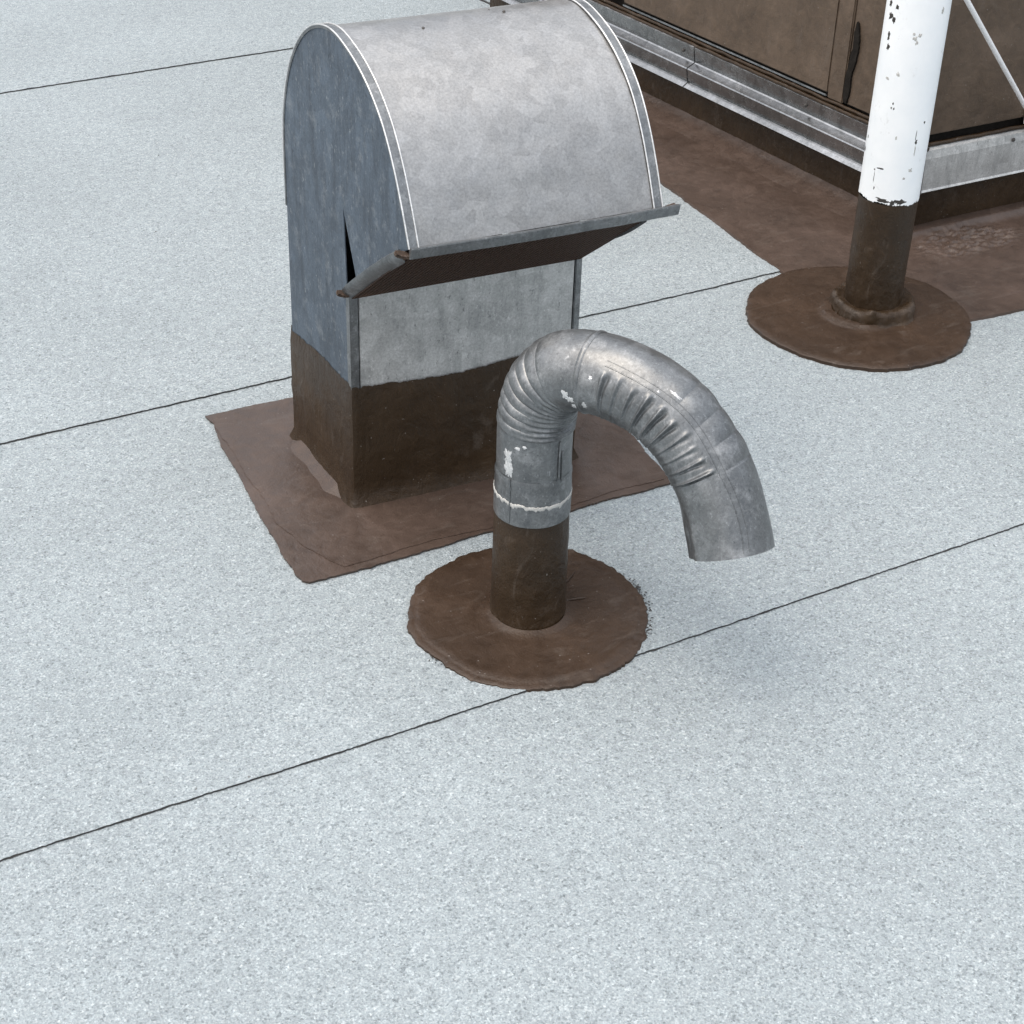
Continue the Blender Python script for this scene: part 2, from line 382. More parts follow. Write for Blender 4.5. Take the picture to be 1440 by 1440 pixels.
# lips round the throat
lipv = [(-.001, .0), (.0, .0)]
def strip3(name, a, b, prof, mat, parent, sag=0, nn=24):
    """sheet strip between a and b, prof = offsets (dy, dz) outlining its section"""
    v, f = [], []; m = len(prof)
    for i in range(nn+1):
        p = a.lerp(b, i/nn); s = sag*math.sin(math.pi*i/nn)+noise.noise(Vector((i*.35, a.x*9, 1)))*.0008
        for dy, dz in prof: v.append((p.x, p.y+dy, p.z+dz+s))
    for i in range(nn):
        for j in range(m): f.append([i*m+j, i*m+(j+1) % m, (i+1)*m+(j+1) % m, (i+1)*m+j])
    f += [list(range(m))[::-1], [nn*m+j for j in range(m)]]
    return obj(name, v, f, mat, parent)
strip3('front_lip', Vector((-.001, -.197, .505)), Vector((W+.022, -.202, .507)), [(0, 0), (-.007, .0022), (-.0075, .0004), (-.004, -.014), (-.0022, -.0142), (-.001, -.003)], GPIPE, VENT, -.0022)
for x, sx in ((0, -1), (W, 1)):
    a, b = Vector((x, -.172, .488)), Vector((x, .014, .349)); v, f = [], []
    for i in range(25):
        t = i/24; p = a.lerp(b, t); bow = .003*math.sin(math.pi*t)-(.004*math.sin(t*6.3)*(t < .5) if sx > 0 else 0)
        wdt = .012*min(1, .45+2.5*min(t, 1-t)+.15)
        for ox, oz in ((-sx*.001, .0035), (sx*wdt*.6, .0060), (sx*wdt, .0030), (sx*wdt*.8, -.0050), (-sx*.004, -.0150), (-sx*.005, -.001)): v.append((p.x+ox-sx*.001, p.y, p.z+oz+bow))
    for i in range(24):
        for j in range(6): f.append([i*6+j, i*6+(j+1) % 6, i*6+6+(j+1) % 6, i*6+6+j])
    f += [[5, 4, 3, 2, 1, 0], [144, 145, 146, 147, 148, 149]]
    obj('side_lip', v, f, GPIPE, VENT, 50)
for (x, y, z, rx) in ((-.006, -.190, .4935, .35), (-.005, .004, .352, .3), (W+.016, -.193, .4975, -.2)):
    o = box('corner_tab', -.011, .011, -.006, .006, -.003, .003, RUST, VENT, .0015)
    bm = bmesh.new(); bm.from_mesh(o.data); bmesh.ops.subdivide_edges(bm, edges=bm.edges[:], cuts=1, use_grid_fill=True)
    for q in bm.verts: q.co += Vector((noise.noise(q.co*190+Vector((x*50, 0, 0))), noise.noise(q.co*170), noise.noise(q.co*150+Vector((4, 4, 4)))))*.0026
    bm.to_mesh(o.data); bm.free(); o.location = (x, y, z); o.rotation_euler = (.25, rx, 0)
for x, y, z in ((.232, .050, .7125), (.118, .012, .7125), (.245, .032, .7152)):
    o = lathe('rivet', [(.0022, -.002), (.0020, .0006), (.0012, .0012)], SCREW, VENT, 12, cap_top=True); o.location = (x, y, z)
# brown coating turned up the base of the box, ragged top edge
def coat(name, pts3, top, off):
    """vertical coating sheet along a path of (x, y); top(u) gives its height"""
    P2 = dense(pts3, .003, False); n = len(P2); v, f = [], []
    acc = 0; Z = 10
    for i, p in enumerate(P2):
        if i: acc += (p-P2[i-1]).length
        a, b = P2[max(i-4, 0)], P2[min(i+4, n-1)]; d = (b-a).normalized(); o = Vector((d.y, -d.x))
        h = top(acc)+noise.noise(Vector((acc*160, 0, 1)))*.0035+noise.noise(Vector((acc*40, 0, 2)))*.003
        for j in range(Z+1):
            z = h*j/Z; k = off+.0014*noise.noise(Vector((acc*14, z*26, 4)))+(.0016 if .085 < z < .102 else 0)+(.012*(1-z/.022)**2 if z < .022 else 0)
            if j == Z: k = -.0005
            v.append((p.x+o.x*k, p.y+o.y*k, z))
    for i in range(n-1):
        for j in range(Z): f.append([i*(Z+1)+j, (i+1)*(Z+1)+j, (i+1)*(Z+1)+j+1, i*(Z+1)+j+1])
    return obj(name, v, f, BRW, VENT, 50)
def cover_top(u):
    pts = [(0, .193), (.115, .205), (.228, .206), (.30, .200), (.40, .196), (.50, .205), (.60, .215), (.9, .2)]
    for (a, ha), (b, hb) in zip(pts[:-1], pts[1:]):
        if a <= u <= b: return ha+(hb-ha)*(u-a)/(b-a)
    return .2
coat('base_coating', [(-.0012, .2245), (-.0012, .0), (-.0002, -.0042), (.004, -.0052), (W-.004, -.0052), (W+.0012, -.0042), (W+.0012, .2245), (W, .2255), (0, .2255)], cover_top, .0016)
# brown patch on the roof (world outline turned into the vent's own frame)
inv = Matrix.Rotation(R(3.4), 2)
def loc(p): q = inv @ (Vector(p)-Vector((.873, 2.029))); return (q.x, q.y)
patch = [(.762, 2.374), (.766, 2.345), (.753, 2.25), (.742, 2.14), (.735, 2.035), (.723, 1.949), (.727, 1.880), (.735, 1.874), (1.02, 1.873), (1.341, 1.872), (1.348, 1.93), (1.355, 1.99), (1.362, 2.05), (1.375, 2.2), (1.385, 2.362), (1.1, 2.366)]
prism('roof_patch', jag([loc(p) for p in patch][::-1], .003, .0022, 70, 2., amp2=.006), -.001, .0042, BRG, VENT, inset=.0014)
# second ply edge along the left of the patch
ply = [(.775, 2.36), (.760, 2.15), (.752, 2.03), (.765, 1.955), (.795, 1.886), (1.330, 1.886), (1.345, 2.0), (1.365, 2.35)]
prism('patch_ply', jag([loc(p) for p in ply][::-1], .004, .002, 60, 5., amp2=.008), .001, .0050, BRG, VENT, inset=.003)
# mastic fillet beside the box
v, f = [], []
for i in range(61):
    y = .228-.235*i/60; tp = min(1, (60-i)/14, i/10)+.02; wd = (.022+.006*noise.noise(Vector((i*.10, 2, 0))))*tp
    for j, (o, z) in enumerate(((0.003, .034), (.35, .020), (.75, .0105), (1.0, .0068))):
        k = noise.noise(Vector((i*.4, j*3, 8)))
        v.append((-.003-o*wd, y, (.0048, .0048, .0046, .0040)[j]+(z-.0055)*tp*.42+.0005*k*(j < 3)*tp))
    if i:
        for j in range(3): f.append([(i-1)*4+j, i*4+j, i*4+j+1, (i-1)*4+j+1])
obj('mastic_fillet', v, f, BRG, VENT, 60)

# the hood was folded slightly out of square: sides run straight at the roof seams
for ch in VENT.children:
    if ch.name.startswith(('roof_patch', 'patch_ply')): continue
    if ch.name.startswith(('corner_tab', 'rivet')): ch.location.x -= ch.location.y*.0594; continue
    for q in ch.data.vertices: q.co.x -= q.co.y*.0594

# ------------------------------------------------------------------ bent exhaust pipe
PX, PY = .9780, 1.6775
PIPE = empty('exhaust_pipe', (PX, PY, 0), 0)
tag(PIPE, 'galvanised pipe with crimped elbows bent over in a hook, brown boot', 'pipe')
A = R(-58); H = Vector((math.cos(A), math.sin(A), 0)); B = Vector((-H.y, H.x, 0))
cl = catmull([(0, .17, 0), (0, .235, 0), (0, .30, 0), (.004, .335, 0), (.014, .364, 0), (.034, .388, 0), (.060, .399, 0), (.088, .402, 0), (.125, .400, 0), (.162, .390, 0), (.197, .370, 0), (.229, .339, 0), (.256, .304, 0), (.276, .266, 0), (.294, .224, 0)], 30)
acc = [0.]
for a, b in zip(cl[:-1], cl[1:]): acc.append(acc[-1]+(b-a).length)
TOT = acc[-1]
def at(u):
    lo, hi = 0, len(acc)-1
    while hi-lo > 1:
        m = (lo+hi)//2
        if acc[m] <= u: lo = m
        else: hi = m
    t = (u-acc[lo])/max(1e-9, acc[hi]-acc[lo]); p = cl[lo].lerp(cl[hi], t)
    a, b = cl[max(lo-6, 0)], cl[min(hi+6, len(cl)-1)]; d = (b-a).normalized(); return p, d
def frame(u):
    p, d = at(max(0, min(TOT, u))); N = H*(-d.y)+Vector((0, 0, 1))*d.x; D = H*d.x+Vector((0, 0, d.y))
    L = .165; t = max(0, (u-(TOT-L))/L); sl = -.046*t/L
    return H*p.x+Vector((0, 0, p.y))+B*(-.023*t*t), N, (B-D*sl).normalized()
def bend(name, u0, u1, nu, rad, mat=None, seg=112, inner=False, thick=.0012):
    v, f = [], []
    def ring(u, dr):
        c, N, Bv = frame(u)                                  # N: outer side of the bend
        for k in range(seg):
            ph = 2*math.pi*k/seg; r = rad(u, ph)+dr
            v.append(c+N*math.cos(ph)*r+Bv*math.sin(ph)*r)
    for i in range(nu+1): ring(u0+(u1-u0)*i/nu, 0)
    rows = nu+1
    if inner:
        for i in range(nu, -1, -1): ring(u0+(u1-u0)*i/nu, -thick)
        rows *= 2
    for i in range(rows-1):
        for k in range(seg): f.append([i*seg+k, i*seg+(k+1) % seg, (i+1)*seg+(k+1) % seg, (i+1)*seg+k])
    return obj(name, v, f, mat or GPIPE, PIPE, 60)
def uz(z):                      # arc length where the rising leg reaches z
    return z-.17
def dent(u, ph, s): return .0009*noise.noise(Vector((math.cos(ph)*2.2, math.sin(ph)*2.2, u*22+s)))
UJ = .315                       # joint between the two elbows
for i, u in enumerate(acc):
    if cl[i].x >= .078: UJ = u; break
U2 = TOT-.105                   # where the pleats of the second elbow end
bend('riser', uz(.19), uz(.322), 30, lambda u, ph: .0494+dent(u, ph, 0)*.6)
def rad1(u, ph):
    t = (u-uz(.305))/(UJ-uz(.305)); m = sstep(.02, .12, t)*(1-sstep(.62, .72, t))
    o = .5+.5*math.cos(ph); mask = sstep(.18, .7, o)
    rib = abs(math.sin(math.pi*t*10.5))**.6
    lap = sstep(.0, .03, t)
    fine = .0007*math.sin(t*95)*(1-mask)*sstep(.0, .3, .5-o+.5)*(1-sstep(.5, .8, t))
    return .0502+.0008*lap-.0030*m*mask*(1-rib)+fine+dent(u, ph, 3)-.0012*sstep(.6, 1, 1-o)*m*abs(math.sin(t*40))
bend('elbow', uz(.305), UJ+.006, 230, rad1)
def rad2(u, ph):
    t = (u-UJ)/(U2-UJ); k = 9.6; q = (t-.13)*k/.87
    m = sstep(.10, .16, t)*(1-sstep(.985, 1.01, t)); o = math.cos(ph)
    c = .5-.5*o                                              # 0 outer .. 1 inner
    lens = sstep(.20, .27, c+.02*math.sin(math.floor(q)*2.3))*(1-.8*sstep(.42, .85, c))
    fr = q-math.floor(q); wv = .10+.05*sstep(.45, .25, c); ridge = math.exp(-((fr-.35)/wv)**2)-.75*math.exp(-((fr-.35-wv*1.9)/(wv*1.15))**2)
    outer = .0022*abs(math.sin(math.pi*q*.62))**.8*(1-sstep(.02, .15, c))*sstep(.45, .6, t)
    return .0512+.0046*m*lens*ridge*(.75+.35*math.sin(math.floor(q)*5.1))+outer+dent(u, ph, 7)*1.3
bend('elbow', UJ, U2+.004, 380, rad2)
def rad3(u, ph):
    t = (u-U2)/(TOT-U2); d = 0
    for p0, w, a in ((3.95, .12, -.0026), (3.62, .10, .0016), (4.25, .1, .0012)):
        d += a*math.exp(-((ph-p0)/w)**2)*sstep(.35, .7, t)
    return .0513+.0012*t+d+dent(u, ph, 11)
bend('outlet', U2, TOT, 60, rad3, inner=True)
bend('joint_bead', UJ-.003, UJ+.003, 8, lambda u, ph: .0516+.0014*math.cos((u-UJ)/.003*1.5))
def bend_mark(name, u, ph, du, dph, r0, seed, mat, n=36):
    v, f = [], []
    for j in range(3):
        for i in range(n):
            a = 2*math.pi*i/n; k = (1, .7, .3)[j]*(1+.8*noise.noise(Vector((math.cos(a)*2.4, math.sin(a)*2.4, seed)))+.3*noise.noise(Vector((math.cos(a)*8, math.sin(a)*8, seed))))
            uu, pp = u+du*k*math.sin(a), ph+dph*k*math.cos(a); c, N, Bv = frame(uu)
            r = r0(uu, pp)+(.0002, .0007, .0008)[j]; v.append(c+N*math.cos(pp)*r+Bv*math.sin(pp)*r)
    for j in range(2):
        for i in range(n): f.append([j*n+i, j*n+(i+1) % n, (j+1)*n+(i+1) % n, (j+1)*n+i])
    f.append([2*n+i for i in range(n)]); return obj(name, v, f, mat, PIPE, 60)
SB = -1 if B.dot(Vector((-PX, -PY, 0))) < 0 else 1            # which flank faces the open roof
for k, (u, ph, du, dph) in enumerate(((UJ-.010, 1.9, .006, .10), (UJ-.016, 1.75, .004, .12), (UJ-.006, 2.15, .005, .07), (UJ+.012, 2.0, .003, .1), (UJ+.105, .55, .007, .035), (UJ+.018, 1.2, .002, .06), (UJ+.09, .75, .0015, .03))):
    bend_mark('scuff', u, ph*SB, du, dph, rad1 if u < UJ else rad2, 1.7+k*3.1, GEDGE)
for ph, w in ((.80, .0009), (.66, .0006)):
    pts = []
    for i in range(61):
        u = UJ+.03+(TOT-.004-UJ-.03)*i/60; pp = (ph+.03*math.sin(i*.21))*SB; c, N, Bv = frame(u)
        r = (rad2 if u < U2 else rad3)(u, pp % (2*math.pi)); pts.append(c+N*math.cos(pp)*r+Bv*math.sin(pp)*r)
    tube('lock_seam', pts, w, GPIPE, PIPE, 6)
# longitudinal lock seam on the riser and collar with sealant ring
cdir = math.atan2(-PY, -PX)                                   # towards the viewer's side of the pipe
def jring(a, j, r, z): return (.0007*noise.noise(Vector((math.cos(a)*3, math.sin(a)*3, z*40))), 0)
lathe('collar', [(.0496, .243), (.0508, .238), (.0510, .234), (.0503, .229), (.0510, .224), (.0513, .20), (.0514, .1745), (.0500, .1740)], GPIPE, PIPE, 96, jit=jring)
def jseal(a, j, r, z): 
    k = noise.noise(Vector((math.cos(a)*9, math.sin(a)*9, 1))); k2 = noise.noise(Vector((math.cos(a)*28, math.sin(a)*28, 3)))
    return (.0004*k2, (.0028*k+.0024*k2)*(1.6 if j > 2 else .6)-.003*math.cos(a-cdir-.4))
lathe('sealant_ring', [(.0505, .2105), (.0518, .2095), (.0521, .2075), (.0518, .2050), (.0508, .2035)], SEAL, PIPE, 180, jit=jseal)
for da, w, z0, z1 in ((-1.374-cdir, .0016, .245, .30), (-1.27-cdir, .0012, .24, .285), (-2.72-cdir, .0014, .176, .243)):
    a = cdir+da; r = .0504 if z0 > .2 else .0517
    tube('lock_seam', [(r*math.cos(a+.02*math.sin(z*40)), r*math.sin(a+.02*math.sin(z*40)), z0+(z1-z0)*i/8) for i in range(9) for z in (z0+(z1-z0)*i/8,)], w*.8, GPIPE, PIPE, 8)
# smears of pale sealant on the left of the riser
def smear(name, ca, cz, ra, rz, r0, mat, parent, seed, cx=0, cy=0, n=40, th=.0012):
    v = []; f = []
    for j in range(4):
        for i in range(n):
            a = 2*math.pi*i/n; k = (1-j/3.2)*(1+.3*noise.noise(Vector((math.cos(a)*7, math.sin(a)*7, seed+3)))+.75*noise.noise(Vector((math.cos(a)*2.2, math.sin(a)*2.2, seed))))
            aa = ca+ra*k*math.cos(a); zz = cz+rz*k*math.sin(a); r = r0+th*(0, .8, 1, 1)[j]*(1+.4*noise.noise(Vector((aa*60, zz*300, seed))))
            v.append((cx+r*math.cos(aa), cy+r*math.sin(aa), zz))
    for j in range(3):
        for i in range(n): f.append([j*n+i, j*n+(i+1) % n, (j+1)*n+(i+1) % n, (j+1)*n+i])
    f.append([3*n+i for i in range(n)])
    return obj(name, v, f, mat, parent, 60)
for k, (a, z, ra, rz, th) in enumerate(((-2.822, .2736, .13, .010, .0012), (-2.80, .257, .15, .012, .0012), (-2.35, .295, .05, .0022, .0007), (-2.34, .308, .03, .003, .0007), (-2.55, .291, .07, .0025, .0006), (-2.78, .2204, .10, .012, .0010))):
    smear('sealant_smear', a, z, ra, rz, .0496 if z > .24 else .0511, GEDGE if k < 5 else GPIPE, PIPE, 1.3+k*2.7, th=th)
# brown boot, fillet and round patch
def jboot(a, j, r, z): return (.0009*noise.noise(Vector((math.cos(a)*2.5, math.sin(a)*2.5, z*30+1)))+.0005*noise.noise(Vector((math.cos(a)*9, math.sin(a)*9, z*70))), 0)
lathe('boot', [(.0560, .005), (.0538, .0070), (.0524, .010), (.0518, .03), (.0514, .06), (.0512, .09), (.0508, .11), (.0508, .13), (.0505, .15), (.0502, .17), (.0500, .183)], BRW, PIPE, 96, jit=jboot)
def jdisc(seed, amp):
    def j_(a, j, r, z):
        k = noise.noise(Vector((math.cos(a)*2, math.sin(a)*2, seed)))*amp*1.6+noise.noise(Vector((math.cos(a)*11, math.sin(a)*11, seed)))*amp+noise.noise(Vector((math.cos(a)*38, math.sin(a)*38, seed+2)))*amp*.8
        e = sstep(.5, 1., r/.165 if seed < 5 else r/.205)
        return (k*e, .0008*noise.noise(Vector((r*math.cos(a)*30, r*math.sin(a)*30, seed)))*(z > .003))
    return j_
lathe('round_patch', [(.1655, -.001), (.1652, .0040), (.1640, .0050), (.158, .0054), (.1535, .0062), (.1515, .0074), (.14, .0066), (.12, .0064), (.10, .0064), (.08, .0066), (.07, .0068), (.0615, .0072), (.0570, .0085), (.0535, .0105), (.050, .012)], BR, PIPE, 240, cx=-.0015, cy=-.006, jit=jdisc(1., .0034))
# folds in the patch running out from the boot
for a, l0, l1, r in ((R(24), .058, .115, .0018), (R(-6), .056, .085, .0030)):
    pts = [(d*math.cos(a+.04*math.sin(d*60)), d*math.sin(a+.04*math.sin(d*60)), .0068+.001*math.sin((d-l0)/(l1-l0)*math.pi)) for d in [l0+(l1-l0)*i/10 for i in range(11)]]
    tube('patch_fold', pts, r*.7, BR, PIPE, 8)
# bitumen crumbs at the ragged rim
rnd = random.Random(3); v, f = [], []
for i in range(160):
    a = rnd.choice([rnd.gauss(R(-8), .10), rnd.gauss(R(-35), .2), rnd.uniform(-3.1, -.3)]); d = .166+abs(rnd.gauss(0, .004)); s = rnd.uniform(.0005, .0018)
    c = Vector((d*math.cos(a), d*math.sin(a), .0030)); k = len(v)
    for q in ((1, 0, 0), (0, 1, 0), (-1, 0, 0), (0, -1, 0), (0, 0, .7), (0, 0, -.7)): v.append(c+Vector(q)*s*rnd.uniform(.6, 1.4))
    f += [[k, k+1, k+4], [k+1, k+2, k+4], [k+2, k+3, k+4], [k+3, k, k+4], [k+1, k, k+5], [k+2, k+1, k+5], [k+3, k+2, k+5], [k, k+3, k+5]]
tag(obj('bitumen_crumbs', v, f, BIT, PIPE), kind='stuff')

# ------------------------------------------------------------------ rooftop housing on its curb
HS = empty('rooftop_housing', (2.262, 2.432, 0), 0)
tag(HS, 'brown-painted rooftop housing on a curb with bent galvanised flashing', 'housing')
LA = R(95.8); h = Vector((math.cos(LA), math.sin(LA), 0)); on = Vector((-h.y, h.x, 0)); 
if on.x > 0: on = -on
LEN, WID, HGT = 1.55, 1.55, 1.55
Z3 = Vector((0, 0, 0))
def inset_foot(d, zz=0):
    """housing footprint pulled in by d from both visible faces"""
    p0 = Vector((0, d, 0))-on*d
    return [(p0.x, p0.y), (WID, d), (WID, LEN), ((p0+h*(LEN-d)).x, (p0+h*(LEN-d)).y)]
prism('curb', inset_foot(.022), 0, .19, BRW, HS, smooth=20)
prism('wall_core', inset_foot(.030), .185, HGT, DARKGAP, HS, smooth=20)
# wall panels, each a folded sheet standing on the curb
def panel_left(a, b, z0, z1, off, th=.012, mat=BRWALL, name='wall_panel'):
    p = [h*a-on*off, h*b-on*off, h*b-on*(off+th), h*a-on*(off+th)]
    bm = bmesh.new(); vs = [bm.verts.new((q.x, q.y, z)) for z in (z0, z1) for q in p]
    for fc in ([3, 2, 1, 0], [4, 5, 6, 7], [0, 1, 5, 4], [1, 2, 6, 5], [2, 3, 7, 6], [3, 0, 4, 7]): bm.faces.new([vs[i] for i in fc])
    bmesh.ops.recalc_face_normals(bm, faces=bm.faces); bmesh.ops.bevel(bm, geom=bm.edges[:], offset=.0025, segments=2, affect='EDGES')
    me = bpy.data.meshes.new(name); bm.to_mesh(me); bm.free(); return link(name, me, mat, HS, 40)
panel_left(.022, .247, .205, HGT, .020)
panel_left(.247, .292, .203, HGT, .016, .016, name='wall_post')
panel_left(.294, .985, .212, HGT, .018)
panel_left(1.010, 1.53, .212, HGT, .018)
panel_left(.292, .985, .2055, .2095, .014, .004, GFLASH, 'drip_edge')
def panel_front(a, b, z0, z1, off):
    return box('wall_panel', a, b, off, off+.012, z0, z1, BRWALL, HS, .0025)
panel_front(.004+.022, WID, .210, HGT, .020)
prism('housing_roof', [(-.02, -.02), (WID+.02, -.02), (WID+.02, LEN+.02), ((h*LEN).x-.03, LEN+.02)], HGT, HGT+.02, BRWALL, HS)
# peeled dark tar run beside the post
v = [(0.0, .004), (.008, .002), (.014, .03), (.012, .06), (.019, .09), (.022, .12), (.019, .15), (.013, .168), (.009, .172), (.006, .15), (.006, .12), (.002, .09), (-.002, .06), (-.004, .03)]
v = jag(v, .004, .0015, 90, 3)
vv = [(h*(.262-.018-a)-on*.0150) for a, b in v]; n = len(v)
V = [(p.x, p.y, .205+b) for p, (a, b) in zip(vv, v)] + [((p-on*.008).x, (p-on*.008).y, .205+b) for p, (a, b) in zip(vv, v)]
obj('tar_run', V, [list(range(n)), list(range(n, 2*n))[::-1]]+[[i, (i+1) % n, n+(i+1) % n, n+i] for i in range(n)], DARKGAP, HS)
# flashing: folded strips, lapped at a joint
o0 = Vector((0, 0, 0))
profL = [(.010, .099), (.0135, .1005), (.004, .107), (.0005, .109), (.0065, .1400), (.005, .1425), (-.0125, .1500), (-.0150, .1525), (-.0095, .186), (-.014, .1885)]
sweep_profile('flashing_strip', profL, o0, h, on, .002, .722, GFLASH, HS)
sweep_profile('flashing_strip', [(o+.0018, z+.0008) for o, z in profL], o0, h, on, .712, 1.50, GFLASH, HS)
profR = [(.001, .1005), (.0035, .1025), (.0005, .106), (-.0005, .170), (-.0015, .174), (-.0045, .186), (-.012, .190)]
sweep_profile('flashing_strip', profR, o0, Vector((1, 0, 0)), Vector((0, -1, 0)), -.001, WID, GFRONT, HS)
cp = h*.006
obj('corner_fold', [(-.0030, -.0050, .1000), (-.0055, .0115, .1005), (-.0015, .010, .188), (.0005, -.0030, .190), (.010, -.0046, .1005), (.010, -.0016, .187)],
    [[0, 1, 2, 3], [0, 3, 5, 4]], GFLASH, HS)
# caulk line above the flashing on both faces
def caulk(name, a, b, outw, z, r, d, L0, L1, seed, mat):
    pts = []
    for i in range(int((L1-L0)/.012)+1):
        q = d*(L0+i*.012)+outw*(a+.0012*noise.noise(Vector((i*.4, seed, 0)))); pts.append((q.x, q.y, z+.002*noise.noise(Vector((i*.3, seed, 4)))))
    return tube(name, pts, r, mat, HS, 8)
caulk('caulk_bead', -.0145, 0, on, .190, .0042, h, .0, 1.5, 1, BRW)
caulk('caulk_bead', -.0165, 0, on, .199, .0038, h, .0, 1.5, 2, BRW)
caulk('caulk_bead', -.0135, 0, Vector((0, -1, 0)), .194, .0042, Vector((1, 0, 0)), .012, 1.5, 3, BRW)
def screw(p, d):
    d = d.normalized(); a = d.orthogonal().normalized(); b = d.cross(a); v, f = [], []
    for j, (r, t) in enumerate(((.0042, 0), (.0042, .0008), (.0030, .0010), (.0028, .0030), (.0018, .0036))):
        for i in range(12):
            q = p+d*t+(a*math.cos(i*math.pi/6)+b*math.sin(i*math.pi/6))*r; v.append(q)
    for j in range(4):
        for i in range(12): f.append([j*12+i, j*12+(i+1) % 12, j*12+12+(i+1) % 12, j*12+12+i])
    f.append([48+i for i in range(12)]); return obj('screw', v, f, SCREW, HS, 40)
for L in (.345, .748, 1.15): screw(h*L+on*(-.0118+(.0018 if L > .72 else 0))+Vector((0, 0, .170)), on)
for x in (.235, .75): screw(Vector((x, -.0000, .176)), Vector((0, -1, 0)))
# brown coating over the roof round the curb, cant against the curb
T = Vector((2.262, 2.432))
coatp = [(1.93, 2.115), (1.936, 2.372), (1.942, 2.427), (1.945, 2.514), (1.956, 2.654), (1.96, 2.771), (1.969, 2.903), (1.99, 3.30), (2.04, 3.75), (2.16, 4.02), (2.235, 4.112), (2.36, 4.125), (4.2, 4.125), (4.2, 2.08), (2.262, 2.094), (2.115, 2.102)]
cpl = jag([tuple(Vector(p)-T) for p in coatp][::-1], .005, .0022, 60, 8., amp2=.004)
prism('base_coating', cpl, -.001, .0048, BRG, HS, inset=.0015)
# overlapping ply close to the curb with a wrinkled, swirled surface in front of the corner
NX, NY = 300, 110; v, f = [], []
for j in range(NY+1):
    for i in range(NX+1):
        x = -.07+.77*i/NX; t = j/NY; y0 = -.285+.004*noise.noise(Vector((x*20, 1, 1))); y1 = .03; y = y0+(y1-y0)*t
        d = max(0, (-y)); z = .0064
        z += .03*sstep(.03, -.02, d)**2
        e = min(1, j/3, i/25, (NY-j)/6 if x < .02 else 1)
        ell = ((x-.100)/.13)**2+((y+.060)/.058)**2; wr = sstep(1.25, .6, ell)
        z += wr*(.0050*noise.noise(Vector((x*60+.6*math.sin(y*90), y*130, 3)))+.007*(1-abs(noise.noise(Vector((x*26+y*26, y*62, 6))))*3)*.5+.0016*noise.noise(Vector((x*150, y*190, 6))))
        z += .0018*noise.noise(Vector((x*9, y*26, 2)))*sstep(.0, .15, t)
        v.append((x, y, .004+(z-.004)*e))
for j in range(NY):
    for i in range(NX):
        f.append([j*(NX+1)+i, j*(NX+1)+i+1, (j+1)*(NX+1)+i+1, (j+1)*(NX+1)+i])
obj('coating_ply', v, f, BRG, HS, 70, recalc=False)
# cant along the left face
v, f = [], []
for i in range(151):
    L = .03+1.50*i/150; tp = min(1, i/10)
    for j, (o, z) in enumerate(((-.025, .026), (-.016, .018), (-.004, .012), (.012, .0085), (.030, .0062), (.040, .0042))):
        k = noise.noise(Vector((L*12, j*1.3, 5)))
        q = h*L+on*(-.02+(o+.02)*(.3+.7*tp)+.006*k*(j > 2)); v.append((q.x, q.y, .004+(z-.004)*(.1+.9*tp)+.0015*noise.noise(Vector((L*25, j*2, 9)))*(j < 4)))
    if i:
        for j in range(5): f.append([(i-1)*6+j, i*6+j, i*6+j+1, (i-1)*6+j+1])
obj('cant_coating', v, f, BRG, HS, 60)

# ------------------------------------------------------------------ white flue pipe
WX, WY = 1.988, 2.2045
WP = empty('white_flue', (WX, WY, 0), 0)
tag(WP, 'chipped white-painted round flue pipe standing in a round brown patch', 'pipe')
def jpaint(a, j, r, z):
    if j == 0 or j == 1:
        return (.0003, .0026*noise.noise(Vector((math.cos(a)*24, math.sin(a)*24, 1)))+.0026*noise.noise(Vector((math.cos(a)*60, math.sin(a)*60, 4)))+.005*noise.noise(Vector((math.cos(a)*2.5, math.sin(a)*2.5, 6))))
    return (0, 0)
lathe('pipe_shell', [(.0508, .2385), (.0528, .2395), (.0530, .255), (.0528, .40), (.0526, .62), (.0526, 1.30), (.0500, 1.30), (.0500, .9)], WHITE, WP, 220, jit=jpaint)
def jb2(a, j, r, z): return (.0007*noise.noise(Vector((math.cos(a)*2.2, math.sin(a)*2.2, z*22+4)))+.0026*noise.noise(Vector((math.cos(a)*4+z*30, math.sin(a)*4, z*48)))*sstep(.15, .03, z), 0)
lathe('boot', [(.0530, .012)]+[(.0520, .02+.0075*i) for i in range(30)], BRW, WP, 110, jit=jb2)
def jm(a, j, r, z):
    k = noise.noise(Vector((math.cos(a)*1.8, math.sin(a)*1.8, 3+j*.2))); k2 = noise.noise(Vector((math.cos(a)*5, math.sin(a)*5, j*.4)))
    g = 1+.35*math.cos(a-cdir+.6)
    return ((.007*k+.003*k2)*g*(j < 6), (.008*k+.004*k2)*g*(1 < j < 6))
lathe('mastic_collar', [(.084, .010), (.0775, .012), (.0770, .020), (.0770, .032), (.0720, .0400), (.063, .0390), (.0550, .033), (.0515, .034)], BRW, WP, 110, jit=jm, smooth=70)
lathe('round_patch', [(.2055, -.001), (.2052, .0060), (.2035, .0074), (.190, .0082), (.17, .0086), (.15, .0102), (.146, .0092), (.12, .0105), (.10, .0130), (.094, .0118), (.08, .0120), (.072, .0130), (.066, .018), (.05, .018)], BR, WP, 240, cx=-.028, cy=.0, jit=jdisc(6., .0026))
